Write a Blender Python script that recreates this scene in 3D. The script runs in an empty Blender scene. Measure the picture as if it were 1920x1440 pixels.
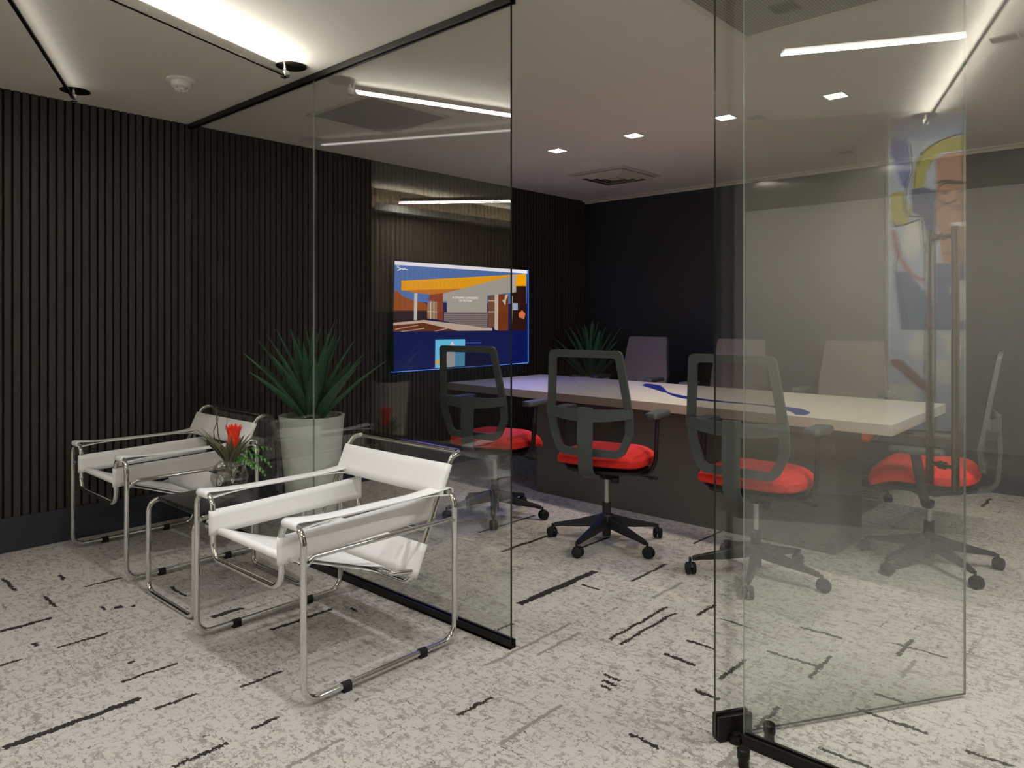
import bpy, bmesh, math, random
from mathutils import Vector, Matrix
PI = math.pi
sc = bpy.context.scene
COL = sc.collection

# ------------------------------------------------------------------ camera
cam_d = bpy.data.cameras.new('camera')
cam_d.sensor_width = 36.0
cam_d.lens = 36.0 * 1376 / 1920
cam_d.shift_y = -124 / 1920
cam_d.clip_start = 0.05
cam = bpy.data.objects.new('camera', cam_d)
cam.location = (0, 0, 1.3)
cam.rotation_euler = (PI / 2, 0, math.radians(42.46))
COL.objects.link(cam)
sc.camera = cam

# ------------------------------------------------------------------ world, exposure
w = bpy.data.worlds.new('world')
sc.world = w
w.use_nodes = True
w.node_tree.nodes['Background'].inputs[0].default_value = (0.75, 0.85, 1.0, 1)
w.node_tree.nodes['Background'].inputs[1].default_value = 0.05
sc.view_settings.view_transform = 'Standard'
sc.view_settings.look = 'None'
sc.view_settings.exposure = 0.0
sc.view_settings.gamma = 1.0
sc.view_settings.use_curve_mapping = False

CEIL = 2.568
GY = 2.13            # plane of the glass front
WALLX = -4.81        # slatted wall
BACKY = 6.45

# light levels
P_TABLE_SPOT = 34    # the four downlights over the table
P_ROOM_SPOT = 20     # unseen downlight added to the meeting room
P_LOBBY = 31         # unseen downlights added to light the lobby
P_WASH = 75          # unseen washers added to brighten the wall behind
P_BAR = 30           # uplight of the slim ceiling bars


def lamp(name, kind, loc, energy, color=(1, .9, .78), rot=(0, 0, 0), parent=None, **kw):
    d = bpy.data.lights.new(name, kind)
    d.energy = energy
    d.color = color
    for k, v in kw.items():
        setattr(d, k, v)
    o = bpy.data.objects.new(name, d)
    o.location = loc
    o.rotation_euler = rot
    COL.objects.link(o)
    if parent:
        o.parent = parent
    return o


# ------------------------------------------------------------------ colour and materials
def lin(h):
    h = h.lstrip('#')
    c = [int(h[i:i + 2], 16) / 255 for i in (0, 2, 4)]
    return tuple([x / 12.92 if x <= .04045 else ((x + .055) / 1.055) ** 2.4 for x in c] + [1.0])


def mat(name, color, rough=.5, metal=0., noise=0., nscale=20, bump=0., spec=.5, stretch=None, emit=None, estr=0.):
    m = bpy.data.materials.new(name)
    m.use_nodes = True
    nt = m.node_tree
    b = nt.nodes['Principled BSDF']
    c = lin(color) if isinstance(color, str) else color
    b.inputs['Base Color'].default_value = c
    b.inputs['Roughness'].default_value = rough
    b.inputs['Metallic'].default_value = metal
    b.inputs['Specular IOR Level'].default_value = spec
    if emit:
        b.inputs['Emission Color'].default_value = lin(emit) if isinstance(emit, str) else emit
        b.inputs['Emission Strength'].default_value = estr
    if noise or bump:
        tc = nt.nodes.new('ShaderNodeTexCoord')
        mp = nt.nodes.new('ShaderNodeMapping')
        if stretch:
            mp.inputs['Scale'].default_value = stretch
        n = nt.nodes.new('ShaderNodeTexNoise')
        n.inputs['Scale'].default_value = nscale
        n.inputs['Detail'].default_value = 5
        nt.links.new(tc.outputs['Object'], mp.inputs[0])
        nt.links.new(mp.outputs[0], n.inputs['Vector'])
        if noise:
            r = nt.nodes.new('ShaderNodeMixRGB')
            r.blend_type = 'MIX'
            r.inputs[1].default_value = tuple(x * (1 - noise) for x in c[:3]) + (1,)
            r.inputs[2].default_value = tuple(min(1, x * (1 + noise)) for x in c[:3]) + (1,)
            nt.links.new(n.outputs['Fac'], r.inputs[0])
            nt.links.new(r.outputs[0], b.inputs['Base Color'])
        if bump:
            bp = nt.nodes.new('ShaderNodeBump')
            bp.inputs['Strength'].default_value = bump
            bp.inputs['Distance'].default_value = .002
            nt.links.new(n.outputs['Fac'], bp.inputs['Height'])
            nt.links.new(bp.outputs[0], b.inputs['Normal'])
    return m


def glass_mat(name, tint, f0):
    """clear architectural pane: view-angle reflection over a slightly tinted see-through body"""
    m = bpy.data.materials.new(name)
    m.use_nodes = True
    nt = m.node_tree
    nt.nodes.clear()
    N, L = nt.nodes.new, nt.links.new
    out = N('ShaderNodeOutputMaterial')
    mix = N('ShaderNodeMixShader')
    tr = N('ShaderNodeBsdfTransparent')
    tr.inputs[0].default_value = tint
    gl = N('ShaderNodeBsdfGlossy')
    gl.inputs['Roughness'].default_value = 0.0
    gl.inputs['Color'].default_value = (1, 1, 1, 1)
    geo = N('ShaderNodeNewGeometry')
    dot = N('ShaderNodeVectorMath')
    dot.operation = 'DOT_PRODUCT'
    L(geo.outputs['Normal'], dot.inputs[0])
    L(geo.outputs['Incoming'], dot.inputs[1])
    prev = dot.outputs['Value']

    def M(op, a, b=None):
        n = N('ShaderNodeMath')
        n.operation = op
        for i, v in enumerate((a, b)):
            if v is None:
                continue
            if isinstance(v, (int, float)):
                n.inputs[i].default_value = v
            else:
                L(v, n.inputs[i])
        return n.outputs[0]
    x = M('ABSOLUTE', prev)
    x = M('SUBTRACT', 1.0, x)
    x = M('POWER', x, 5.0)
    x = M('MULTIPLY', x, 1 - f0)
    x = M('ADD', x, f0)
    L(x, mix.inputs[0])
    L(tr.outputs[0], mix.inputs[1])
    L(gl.outputs[0], mix.inputs[2])
    L(mix.outputs[0], out.inputs[0])
    return m


def mesh_mat(name, color, see):
    m = bpy.data.materials.new(name)
    m.use_nodes = True
    nt = m.node_tree
    nt.nodes.clear()
    out = nt.nodes.new('ShaderNodeOutputMaterial')
    mix = nt.nodes.new('ShaderNodeMixShader')
    tr = nt.nodes.new('ShaderNodeBsdfTransparent')
    df = nt.nodes.new('ShaderNodeBsdfDiffuse')
    df.inputs[0].default_value = lin(color)
    tc = nt.nodes.new('ShaderNodeTexCoord')
    wv = nt.nodes.new('ShaderNodeTexNoise')
    wv.inputs['Scale'].default_value = 60
    nt.links.new(tc.outputs['Object'], wv.inputs['Vector'])
    mr = nt.nodes.new('ShaderNodeMapRange')
    mr.inputs['To Min'].default_value = 1 - see - .04
    mr.inputs['To Max'].default_value = 1 - see + .04
    nt.links.new(wv.outputs['Fac'], mr.inputs['Value'])
    nt.links.new(mr.outputs[0], mix.inputs[0])
    nt.links.new(tr.outputs[0], mix.inputs[1])
    nt.links.new(df.outputs[0], mix.inputs[2])
    nt.links.new(mix.outputs[0], out.inputs[0])
    return m


M_ = {}
M_['ceiling'] = mat('ceiling_paint', '#d6d2c8', .9, noise=.03, nscale=3)
M_['slat'] = mat('dark_stained_slats', '#352d29', .55, noise=.25, nscale=6, stretch=(8, 8, .6), bump=.15)
M_['slat_back'] = mat('black_felt', '#0d0c0c', .95)
M_['navy_paint'] = mat('near_black_navy_paint', '#27282e', .5, noise=.06, nscale=4)
M_['navy_base'] = mat('navy_baseboard_paint', '#2f323d', .45, noise=.05, nscale=5)
M_['warm_wall'] = mat('warm_white_wall_paint', '#dedad1', .85, noise=.03, nscale=2)
M_['greige_wall'] = mat('greige_wall_paint', '#8d887d', .85, noise=.03, nscale=2)
M_['fluted'] = mat('beige_fluted_panel', '#8f8370', .7, noise=.08, nscale=5)
M_['trim_white'] = mat('painted_metal_trim', '#c9c5ba', .5, noise=.03)
M_['black_metal'] = mat('black_anodised_metal', '#17140f', .4, .5, noise=.1, nscale=30)
M_['black_plastic'] = mat('black_plastic', '#1c1c1e', .45, noise=.08, nscale=60, bump=.05)
M_['grey_plastic'] = mat('charcoal_plastic', '#474b4c', .5, noise=.06, nscale=80, bump=.08)
M_['rubber'] = mat('black_rubber', '#111111', .8, noise=.1)
M_['chrome'] = mat('chrome', '#dcdcda', .06, 1.0, noise=.02, nscale=5)
M_['steel'] = mat('brushed_steel', '#6f675a', .3, 1.0, noise=.08, nscale=60, stretch=(1, 1, .05))
M_['lift_steel'] = mat('pale_steel', '#cfccc6', .35, .6, noise=.03, nscale=20)
M_['leather'] = mat('white_leather', '#f7f5f2', .45, noise=.025, nscale=90, bump=.12)
M_['red_fabric'] = mat('red_fabric', '#d8201c', .85, noise=.12, nscale=160, bump=.3)
M_['mesh_dark'] = mesh_mat('dark_chair_mesh', '#2a2623', .42)
M_['mesh_grey'] = mesh_mat('taupe_chair_mesh', '#857d76', .05)
M_['concrete'] = mat('pale_concrete_top', '#c6bfb0', .42, noise=.12, nscale=5, bump=.05)
M_['concrete_dark'] = mat('dark_concrete_base', '#5e5c57', .5, noise=.15, nscale=5, bump=.05)
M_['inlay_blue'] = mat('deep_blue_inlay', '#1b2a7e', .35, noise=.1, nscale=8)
M_['black_laminate'] = mat('black_laminate', '#171618', .22, noise=.1, nscale=10)
M_['pot'] = mat('white_planter_glaze', '#dfe2dc', .35, noise=.03, nscale=6)
M_['soil'] = mat('dark_soil', '#1b1612', .95, noise=.5, nscale=60, bump=.8)
M_['leaf'] = mat('agave_leaf', '#386545', .45, noise=.35, nscale=5, stretch=(3, 3, .8))
M_['brom_leaf'] = mat('bromeliad_leaf', '#6a6a52', .5, noise=.3, nscale=12)
M_['fern'] = mat('fern_leaf', '#3f6b2b', .45, noise=.3, nscale=25)
M_['red_bract'] = mat('scarlet_bract', '#ff3a16', .45, noise=.2, nscale=30)
M_['twig'] = mat('brown_twig', '#4c4030', .8, noise=.3, nscale=40)
M_['vent'] = mat('vent_paint', '#b9b1a4', .5, noise=.04)
M_['dark_void'] = mat('dark_duct', '#15110f', .9, noise=.1)
M_['white_plastic'] = mat('white_plastic', '#eceae4', .4, noise=.02)
M_['glass'] = glass_mat('clear_glass', (.95, .965, .95, 1), .08)
M_['vase_glass'] = glass_mat('smoky_vase_glass', (.93, .93, .92, 1), .08)
M_['glass_edge_dark'] = mat('dark_green_glass_edge', '#1c241c', .2, noise=.1)
M_['glass_edge_light'] = mat('pale_glass_edge', '#7f877d', .15, noise=.1)
M_['lamp_glow'] = mat('downlight_lens', '#ffffff', .4, emit=(1, .93, .82, 1), estr=9, noise=.01)
M_['strip_glow'] = mat('uplight_diffuser', '#ffffff', .4, emit=(1, .95, .88, 1), estr=.5, noise=.01)
M_['bar_glow'] = mat('linear_diffuser', '#ffffff', .4, emit=(1, .95, .88, 1), estr=9, noise=.01)
M_['led_blue'] = mat('blue_led_strip', '#2030ff', .4, emit=(.18, .5, 1.6, 1), estr=1, noise=.01)


def perf_mat():
    m = bpy.data.materials.new('perforated_metal')
    m.use_nodes = True
    nt = m.node_tree
    b = nt.nodes['Principled BSDF']
    b.inputs['Roughness'].default_value = .5
    tc = nt.nodes.new('ShaderNodeTexCoord')
    vo = nt.nodes.new('ShaderNodeTexVoronoi')
    vo.inputs['Scale'].default_value = 75
    vo.inputs['Randomness'].default_value = 0.0
    cr = nt.nodes.new('ShaderNodeValToRGB')
    cr.color_ramp.elements[0].position = .36
    cr.color_ramp.elements[0].color = lin('#191816')
    cr.color_ramp.elements[1].position = .42
    cr.color_ramp.elements[1].color = lin('#9a988f')
    nt.links.new(tc.outputs['Object'], vo.inputs['Vector'])
    nt.links.new(vo.outputs['Distance'], cr.inputs[0])
    nt.links.new(cr.outputs[0], b.inputs['Base Color'])
    return m


M_['perf'] = perf_mat()


# ------------------------------------------------------------------ mesh helpers
class MB:
    def __init__(s):
        s.v, s.f, s.m = [], [], []

    def add(s, vs, fs, mi=0):
        b = len(s.v)
        s.v += [tuple(v) for v in vs]
        for f in fs:
            s.f.append(tuple(b + i for i in f))
            s.m.append(mi)
        return s

    def box(s, x0, x1, y0, y1, z0, z1, mi=0, M=None):
        vs = [Vector((x, y, z)) for z in (z0, z1) for y in (y0, y1) for x in (x0, x1)]
        if M:
            vs = [M @ v for v in vs]
        s.add(vs, [(0, 2, 3, 1), (4, 5, 7, 6), (0, 1, 5, 4), (2, 6, 7, 3), (0, 4, 6, 2), (1, 3, 7, 5)], mi)
        return s

    def prism(s, poly, a0, a1, axis='z', mi=0):
        """poly extruded along an axis; polys are (u,v) = the two other axes in x,y,z order"""
        def P(u, v, a):
            return {'z': (u, v, a), 'y': (u, a, v), 'x': (a, u, v)}[axis]
        n = len(poly)
        vs = [P(u, v, a0) for u, v in poly] + [P(u, v, a1) for u, v in poly]
        fs = [tuple(range(n)), tuple(range(2 * n - 1, n - 1, -1))]
        fs += [(i, i + n, (i + 1) % n + n, (i + 1) % n) for i in range(n)]
        return s.add(vs, fs, mi)

    def tube(s, pts, r, n=12, closed=False, mi=0, flat=None):
        pts = [Vector(p) for p in pts]
        m = len(pts)
        rs = r if isinstance(r, (list, tuple)) else [r] * m
        T = []
        for i in range(m):
            if closed:
                t = pts[(i + 1) % m] - pts[i - 1]
            else:
                t = pts[min(i + 1, m - 1)] - pts[max(i - 1, 0)]
            T.append(t.normalized())
        up = Vector((0, 0, 1)) if abs(T[0].z) < .9 else Vector((0, 1, 0))
        nrm = (up - T[0] * up.dot(T[0])).normalized()
        vs = []
        for i in range(m):
            if i:
                ax = T[i - 1].cross(T[i])
                if ax.length > 1e-7:
                    nrm = Matrix.Rotation(T[i - 1].angle(T[i]), 3, ax.normalized()) @ nrm
                nrm = (nrm - T[i] * nrm.dot(T[i])).normalized()
            bn = T[i].cross(nrm)
            fx, fy = flat if flat else (1, 1)
            for k in range(n):
                a = 2 * PI * k / n
                vs.append(pts[i] + nrm * math.cos(a) * rs[i] * fx + bn * math.sin(a) * rs[i] * fy)
        fs = []
        for i in range(m if closed else m - 1):
            j = (i + 1) % m
            off = 0
            if closed and j == 0:      # align the seam
                best = min(range(n), key=lambda o: (vs[i * n] - vs[(o) % n]).length)
                off = best
            for k in range(n):
                fs.append((i * n + k, i * n + (k + 1) % n, j * n + (k + 1 + off) % n, j * n + (k + off) % n))
        if not closed:
            fs += [tuple(range(n - 1, -1, -1)), tuple((m - 1) * n + k for k in range(n))]
        return s.add(vs, fs, mi)

    def lathe(s, prof, n=32, c=(0, 0, 0), mi=0, sx=1, sy=1):
        vs, fs = [], []
        for r, z in prof:
            for k in range(n):
                a = 2 * PI * k / n
                vs.append((c[0] + r * math.cos(a) * sx, c[1] + r * math.sin(a) * sy, c[2] + z))
        m = len(prof)
        for i in range(m - 1):
            for k in range(n):
                fs.append((i * n + k, i * n + (k + 1) % n, (i + 1) * n + (k + 1) % n, (i + 1) * n + k))
        if prof[0][0] > 1e-6:
            fs.append(tuple(range(n - 1, -1, -1)))
        if prof[-1][0] > 1e-6:
            fs.append(tuple((m - 1) * n + k for k in range(n)))
        return s.add(vs, fs, mi)

    def build(s, name, mats, parent=None, smooth=False, bevel=0, solid=0, sub=0, loc=None):
        me = bpy.data.meshes.new(name)
        me.from_pydata(s.v, [], s.f)
        if not isinstance(mats, (list, tuple)):
            mats = [mats]
        for m in mats:
            me.materials.append(M_[m] if isinstance(m, str) else m)
        me.polygons.foreach_set('material_index', s.m)
        bm = bmesh.new()
        bm.from_mesh(me)
        bmesh.ops.remove_doubles(bm, verts=bm.verts, dist=1e-6)
        bmesh.ops.recalc_face_normals(bm, faces=bm.faces)
        bm.to_mesh(me)
        bm.free()
        o = bpy.data.objects.new(name, me)
        COL.objects.link(o)
        if parent:
            o.parent = parent
        if loc:
            o.location = loc
        if smooth:
            me.polygons.foreach_set('use_smooth', [True] * len(me.polygons))
            me.set_sharp_from_angle(angle=math.radians(40))
        if solid:
            q = o.modifiers.new('solid', 'SOLIDIFY')
            q.thickness = solid
            q.offset = 0
        if bevel:
            q = o.modifiers.new('bevel', 'BEVEL')
            q.width = bevel
            q.segments = 2
            q.limit_method = 'ANGLE'
        if sub:
            q = o.modifiers.new('sub', 'SUBSURF')
            q.levels = q.render_levels = sub
        return o


def fillet(pts, rad, seg=7, closed=False):
    pts = [Vector(p) for p in pts]
    n = len(pts)
    out = []
    for i, p in enumerate(pts):
        if not closed and i in (0, n - 1):
            out.append(p)
            continue
        r = rad[i] if isinstance(rad, (list, tuple)) else rad
        a, b = pts[i - 1] - p, pts[(i + 1) % n] - p
        la, lb = a.length, b.length
        a.normalize()
        b.normalize()
        ang = a.angle(b)
        if ang > PI - .01 or r <= 0:
            out.append(p)
            continue
        d = min(r / math.tan(ang / 2), la * .49, lb * .49)
        rr = d * math.tan(ang / 2)
        c = p + (a + b).normalized() * (rr / math.sin(ang / 2))
        s0, s1 = p + a * d - c, p + b * d - c
        tot = s0.angle(s1)
        ax = s0.cross(s1).normalized()
        for k in range(seg + 1):
            out.append(c + Matrix.Rotation(tot * k / seg, 3, ax) @ s0)
    return out


def tag(o, label=None, cat=None, group=None, kind=None):
    if label:
        o['label'] = label
    if cat:
        o['category'] = cat
    if group:
        o['group'] = group
    if kind:
        o['kind'] = kind
    return o


def thing(name, label, cat, loc=(0, 0, 0), rz=0, group=None, kind=None):
    o = bpy.data.objects.new(name, None)
    o.empty_display_size = .1
    COL.objects.link(o)
    o.location = loc
    o.rotation_euler = (0, 0, rz)
    return tag(o, label, cat, group, kind)


def struct(o, label=None, cat=None):
    o['kind'] = 'structure'
    return tag(o, label, cat)


def dup(root, loc, rz, label, group=None):
    def cp(o, parent):
        c = o.copy()
        COL.objects.link(c)
        c.parent = parent
        for ch in [x for x in KIDS.get(o.name, [])]:
            cp(ch, c)
        return c
    KIDS = {}
    for o in bpy.data.objects:
        if o.parent:
            KIDS.setdefault(o.parent.name, []).append(o)
    r = cp(root, None)
    r.location = loc
    r.rotation_euler = (0, 0, rz)
    r['label'] = label
    if group:
        r['group'] = group
    return r

STREAK= [(-2.632, 0.792, 0.014, 0.199),
          (-3.617, 0.906, 0.015, 0.096),
          (-3.271, 1.016, 0.009, 0.092),
          (-3.92, 1.308, 0.009, 0.086),
          (-2.798, 1.086, 0.008, 0.099),
          (-3.261, 0.767, 0.008, 0.035),
          (-2.157, 0.984, 0.008, 0.085),
          (-2.52, 1.068, 0.008, 0.071),
          (-2.448, 1.341, 0.008, 0.084),
          (-3.112, 1.542, 0.016, 0.074),
          (-2.805, 1.726, 0.01, 0.15),
          (-2.174, 1.199, 0.008, 0.047),
          (-2.225, 2.773, 0.021, 0.294),
          (-1.712, 2.682, 0.008, 0.228),
          (-1.655, 2.663, 0.008, 0.213),
          (-1.751, 1.733, 0.008, 0.077),
          (-1.232, 2.555, 0.008, 0.108),
          (-0.998, 2.327, 0.008, 0.086),
          (-0.999, 2.796, 0.008, 0.116),
          (-0.81, 3.178, 0.008, 0.1),
          (-1.568, 2.996, 0.009, 0.085),
          (-2.798, 3.217, 0.013, 0.251),
          (-2.513, 3.471, 0.01, 0.142),
          (-2.012, 3.243, 0.008, 0.172),
          (-2.109, 2.255, 0.008, 0.052),
          (-3.15, 3.404, 0.01, 0.268),
          (-2.08, 4.018, 0.008, 0.201),
          (-1.415, 2.492, 0.07, 0.009),
          (-1.415, 2.661, 0.06, 0.008),
          (-1.214, 2.321, 0.05, 0.008),
          (-1.523, 2.199, 0.038, 0.008),
          (-1.509, 2.161, 0.035, 0.008),
          (-1.498, 2.126, 0.026, 0.008),
          (-2.114, 2.872, 0.056, 0.009),
          (-1.406, 2.947, 0.077, 0.008),
          (-1.099, 2.785, 0.106, 0.008),
          (-1.106, 3.099, 0.086, 0.008),
          (-0.758, 3.194, 0.099, 0.008),
          (-0.697, 2.574, 0.107, 0.008),
          (-0.738, 2.721, 0.051, 0.008),
          (-0.735, 2.263, 0.076, 0.008),
          (-0.424, 2.547, 0.061, 0.008),
          (-1.224, 1.938, 0.056, 0.008),
          (-3.524, 1.503, 0.09, 0.008),
          (-1.022, 6.066, 0.011, 0.157),
          (-3.569, 1.195, 0.028, 0.008),
          (-3.529, 1.24, 0.016, 0.018),
          (-3.499, 1.288, 0.013, 0.012),
          (-3.372, 0.876, 0.023, 0.008),
          (-2.935, 1.073, 0.009, 0.013),
          (-3.84, 1.051, 0.104, 0.008),
          (-4.223, 0.983, 0.122, 0.008),
          (-4.146, 1.19, 0.05, 0.008),
          (-2.728, 1.937, 0.03, 0.008)]
GREY= [(-1.923, 2.212, 0.008, 0.261), (-1.54, 1.778, 0.008, 0.154), (-0.994, 2.044, 0.008, 0.075), (-1.818, 3.095, 0.008, 0.132), (-0.751, 3.0, 0.008, 0.092), (-1.838, 2.289, 0.008, 0.138), (-1.914, 1.222, 0.008, 0.095)]


# ------------------------------------------------------------------ carpet
def carpet():
    m = bpy.data.materials.new('patterned_carpet')
    m.use_nodes = True
    nt = m.node_tree
    N, L = nt.nodes.new, nt.links.new
    b = nt.nodes['Principled BSDF']
    b.inputs['Roughness'].default_value = .95
    b.inputs['Specular IOR Level'].default_value = .1
    tc = N('ShaderNodeTexCoord')
    P = tc.outputs['Object']

    def mp(src, scale, loc=(0, 0, 0)):
        n = N('ShaderNodeMapping')
        n.inputs['Scale'].default_value = scale
        n.inputs['Location'].default_value = loc
        L(src, n.inputs[0])
        return n.outputs[0]

    def noise(src, s, detail=2, rough=.5):
        n = N('ShaderNodeTexNoise')
        n.inputs['Scale'].default_value = s
        n.inputs['Detail'].default_value = detail
        n.inputs['Roughness'].default_value = rough
        L(src, n.inputs['Vector'])
        return n.outputs['Fac'], n.outputs['Color']

    def M(op, a, b2=None, clamp=False):
        n = N('ShaderNodeMath')
        n.operation = op
        n.use_clamp = clamp
        for i, v in enumerate((a, b2)):
            if v is None:
                continue
            if isinstance(v, (int, float)):
                n.inputs[i].default_value = v
            else:
                L(v, n.inputs[i])
        return n.outputs[0]

    def V(op, a, b2):
        n = N('ShaderNodeVectorMath')
        n.operation = op
        L(a, n.inputs[0])
        if b2 is not None:
            if isinstance(b2, tuple):
                n.inputs[1].default_value = b2
            else:
                L(b2, n.inputs[1])
        return n.outputs[0]

    def step(v, lo, hi):
        n = N('ShaderNodeMapRange')
        n.inputs['From Min'].default_value = lo
        n.inputs['From Max'].default_value = hi
        L(v, n.inputs['Value'])
        return n.outputs[0]

    def mixc(f, c1, c2):
        n = N('ShaderNodeMixRGB')
        L(f, n.inputs[0])
        for i, c in ((1, c1), (2, c2)):
            if isinstance(c, tuple):
                n.inputs[i].default_value = c
            else:
                L(c, n.inputs[i])
        return n.outputs[0]
    # ragged edges: jitter the coordinates with woven-size noise
    _, jc = noise(mp(P, (1, 1, 1)), 95, 2)
    _, jl = noise(mp(P, (1, 1, 1)), 12, 2)
    j = V('SUBTRACT', jc, (.5, .5, .5))
    j = V('MULTIPLY', j, (.03, .03, 0))
    j2 = V('MULTIPLY', V('SUBTRACT', jl, (.5, .5, .5)), (.03, .03, 0))
    Q = V('ADD', V('ADD', P, j), j2)

    def boxes(lst):
        acc = None
        for cx, cy, hx, hy in lst:
            d = V('SUBTRACT', Q, (cx, cy, 0))
            d = V('ABSOLUTE', d, None)
            d = V('MULTIPLY', d, (1 / hx, 1 / hy, 0))
            s = N('ShaderNodeSeparateXYZ')
            L(d, s.inputs[0])
            v = M('MAXIMUM', s.outputs[0], s.outputs[1])
            acc = v if acc is None else M('MINIMUM', acc, v)
        return M('LESS_THAN', acc, 1.0)
    base = lin('#c9c3ba')
    fine, _ = noise(P, 900, 2)
    col = mixc(step(fine, .25, .75), lin('#b6b0a8'), lin('#cac5be'))
    # mid-grey flecks elongated along each weave direction, in patches
    patch, _ = noise(mp(P, (1, 1, 1)), 1.6, 2)
    for sc_, thr, c, loc in (((14, 48, 1), .585, '#9d978f', (0, 0, 0)), ((52, 16, 1), .585, '#a29c94', (3, 1, 0)),
                             ((20, 105, 1), .585, '#86817a', (7, 2, 0)), ((115, 22, 1), .60, '#8a857e', (1, 9, 0)),
                             ((6, 20, 1), .64, '#8f8a83', (6, 6, 0)), ((34, 90, 1), .66, '#5d5954', (3, 7, 0))):
        f, _ = noise(mp(Q, sc_, loc), 1.0, 3, .6)
        f = M('ADD', f, M('MULTIPLY', M('SUBTRACT', patch, .5), .13))
        col = mixc(M('MULTIPLY', step(f, thr, thr + .02), .85), col, lin(c))
    # thin dark broken threads along both directions
    for sc_, thr, loc in (((2.2, 110, 1), .715, (4, 5, 0)), ((110, 1.6, 1), .72, (2, 3, 0)), ((9, 90, 1), .715, (9, 4, 0)), ((80, 8, 1), .72, (5, 8, 0)), ((22, 34, 1), .745, (1, 8, 0))):
        f, _ = noise(mp(Q, sc_, loc), 1.0, 2, .5)
        col = mixc(M('MULTIPLY', step(f, thr, thr + .02), .85), col, lin('#45423e'))
    col = mixc(boxes(GREY), col, lin('#8b867f'))
    col = mixc(boxes(STREAK), col, lin('#35322f'))
    L(col, b.inputs['Base Color'])
    bp = N('ShaderNodeBump')
    bp.inputs['Strength'].default_value = .5
    bp.inputs['Distance'].default_value = .003
    L(fine, bp.inputs['Height'])
    L(bp.outputs[0], b.inputs['Normal'])
    return m


M_['carpet'] = carpet()

# ------------------------------------------------------------------ room shell
struct(MB().box(-6.1, 3.3, -4.3, 6.7, -.1, 0).build('floor', 'carpet'))
struct(MB().box(-6.1, 3.3, -4.3, 6.7, CEIL, CEIL + .1).build('ceiling', 'ceiling'))
m = MB().box(WALLX - .2, WALLX - .016, .66, 6.7, 0, CEIL, 1)
y = .664
while y + .031 < BACKY:
    m.box(WALLX - .017, WALLX, y, y + .031, .19, CEIL)
    y += .0435
struct(m.build('wall_left', ['slat', 'slat_back']))
struct(MB().box(WALLX - .016, WALLX + .008, .66, BACKY, 0, .19).build('baseboard_left', 'navy_base', bevel=.002))
struct(MB().box(WALLX - .016, 1.6, BACKY, BACKY + .2, 0, CEIL).build('wall_back', 'navy_paint'))
struct(MB().box(WALLX + .008, 1.6, BACKY - .014, BACKY, 0, .19).build('baseboard_back', 'navy_base', bevel=.002))
struct(MB().box(WALLX, 1.6, BACKY - .02, BACKY, CEIL - .03, CEIL).box(WALLX, 1.6, BACKY - .06, BACKY - .02, CEIL - .012, CEIL)
       .build('trim_1', 'trim_white', bevel=.002))
struct(MB().box(1.6, 1.75, GY + .03, BACKY, 0, CEIL).build('wall_right', 'greige_wall'))
struct(MB().box(1.585, 1.6, GY + .05, BACKY - .02, 0, .19).build('baseboard_right', 'navy_base'))
struct(MB().box(3.1, 3.3, -4.3, GY + .2, 0, CEIL).build('wall_lobby', 'greige_wall'))
struct(MB().box(1.75, 3.1, GY - .05, GY + .1, 0, CEIL).build('wall_return', 'greige_wall'))
struct(MB().box(-6.1, 3.3, -4.3, -4.1, 0, CEIL).build('wall_behind', 'warm_wall'))
struct(MB().box(-5.0, 3.1, -4.1, -4.085, 0, .12).build('baseboard_behind', 'warm_wall'))
# beyond the end of the slatted wall: fluted beige panelling over a dark dado
m = MB().box(-6.1, -5.82, -4.1, .66, 1.36, CEIL)
y = -4.0
while y < .6:
    m.box(-5.82, -5.8, y, y + .035, 1.36, CEIL)
    y += .06
struct(m.build('wall_hall', ['fluted']))
struct(MB().box(-6.1, -5.78, -4.1, .66, 0, 1.36).build('trim_2', 'navy_base'))

# ------------------------------------------------------------------ glass front
def pane(name, x0, x1, z0, z1, t=.010, parent=None, y=0., edge='glass_edge_dark', endcap=(1, 1)):
    """upright pane along local x; the long faces are clear, the sawn edges are tinted"""
    h = t / 2
    vs = [(x, yy, z) for z in (z0, z1) for yy in (y - h, y + h) for x in (x0, x1)]
    m = MB()
    m.add(vs, [(0, 1, 5, 4), (2, 6, 7, 3)], 0)
    m.add(vs, [(0, 2, 3, 1), (4, 5, 7, 6), (0, 4, 6, 2), (1, 3, 7, 5)], 1)
    m.m[2:] = [1, 1, endcap[0], endcap[1]]
    return m.build(name, ['glass', edge, 'glass_edge_light'], parent)


def glass_bay(n, x0, x1, e0, e1, what):
    root = thing('window_%d' % n, what, 'glass panel', (x0, GY, 0), kind='structure')
    pane('pane', .0008, x1 - x0 - .0008, .012, CEIL - .01, parent=root, endcap=(e0, e1))
    return root


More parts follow.
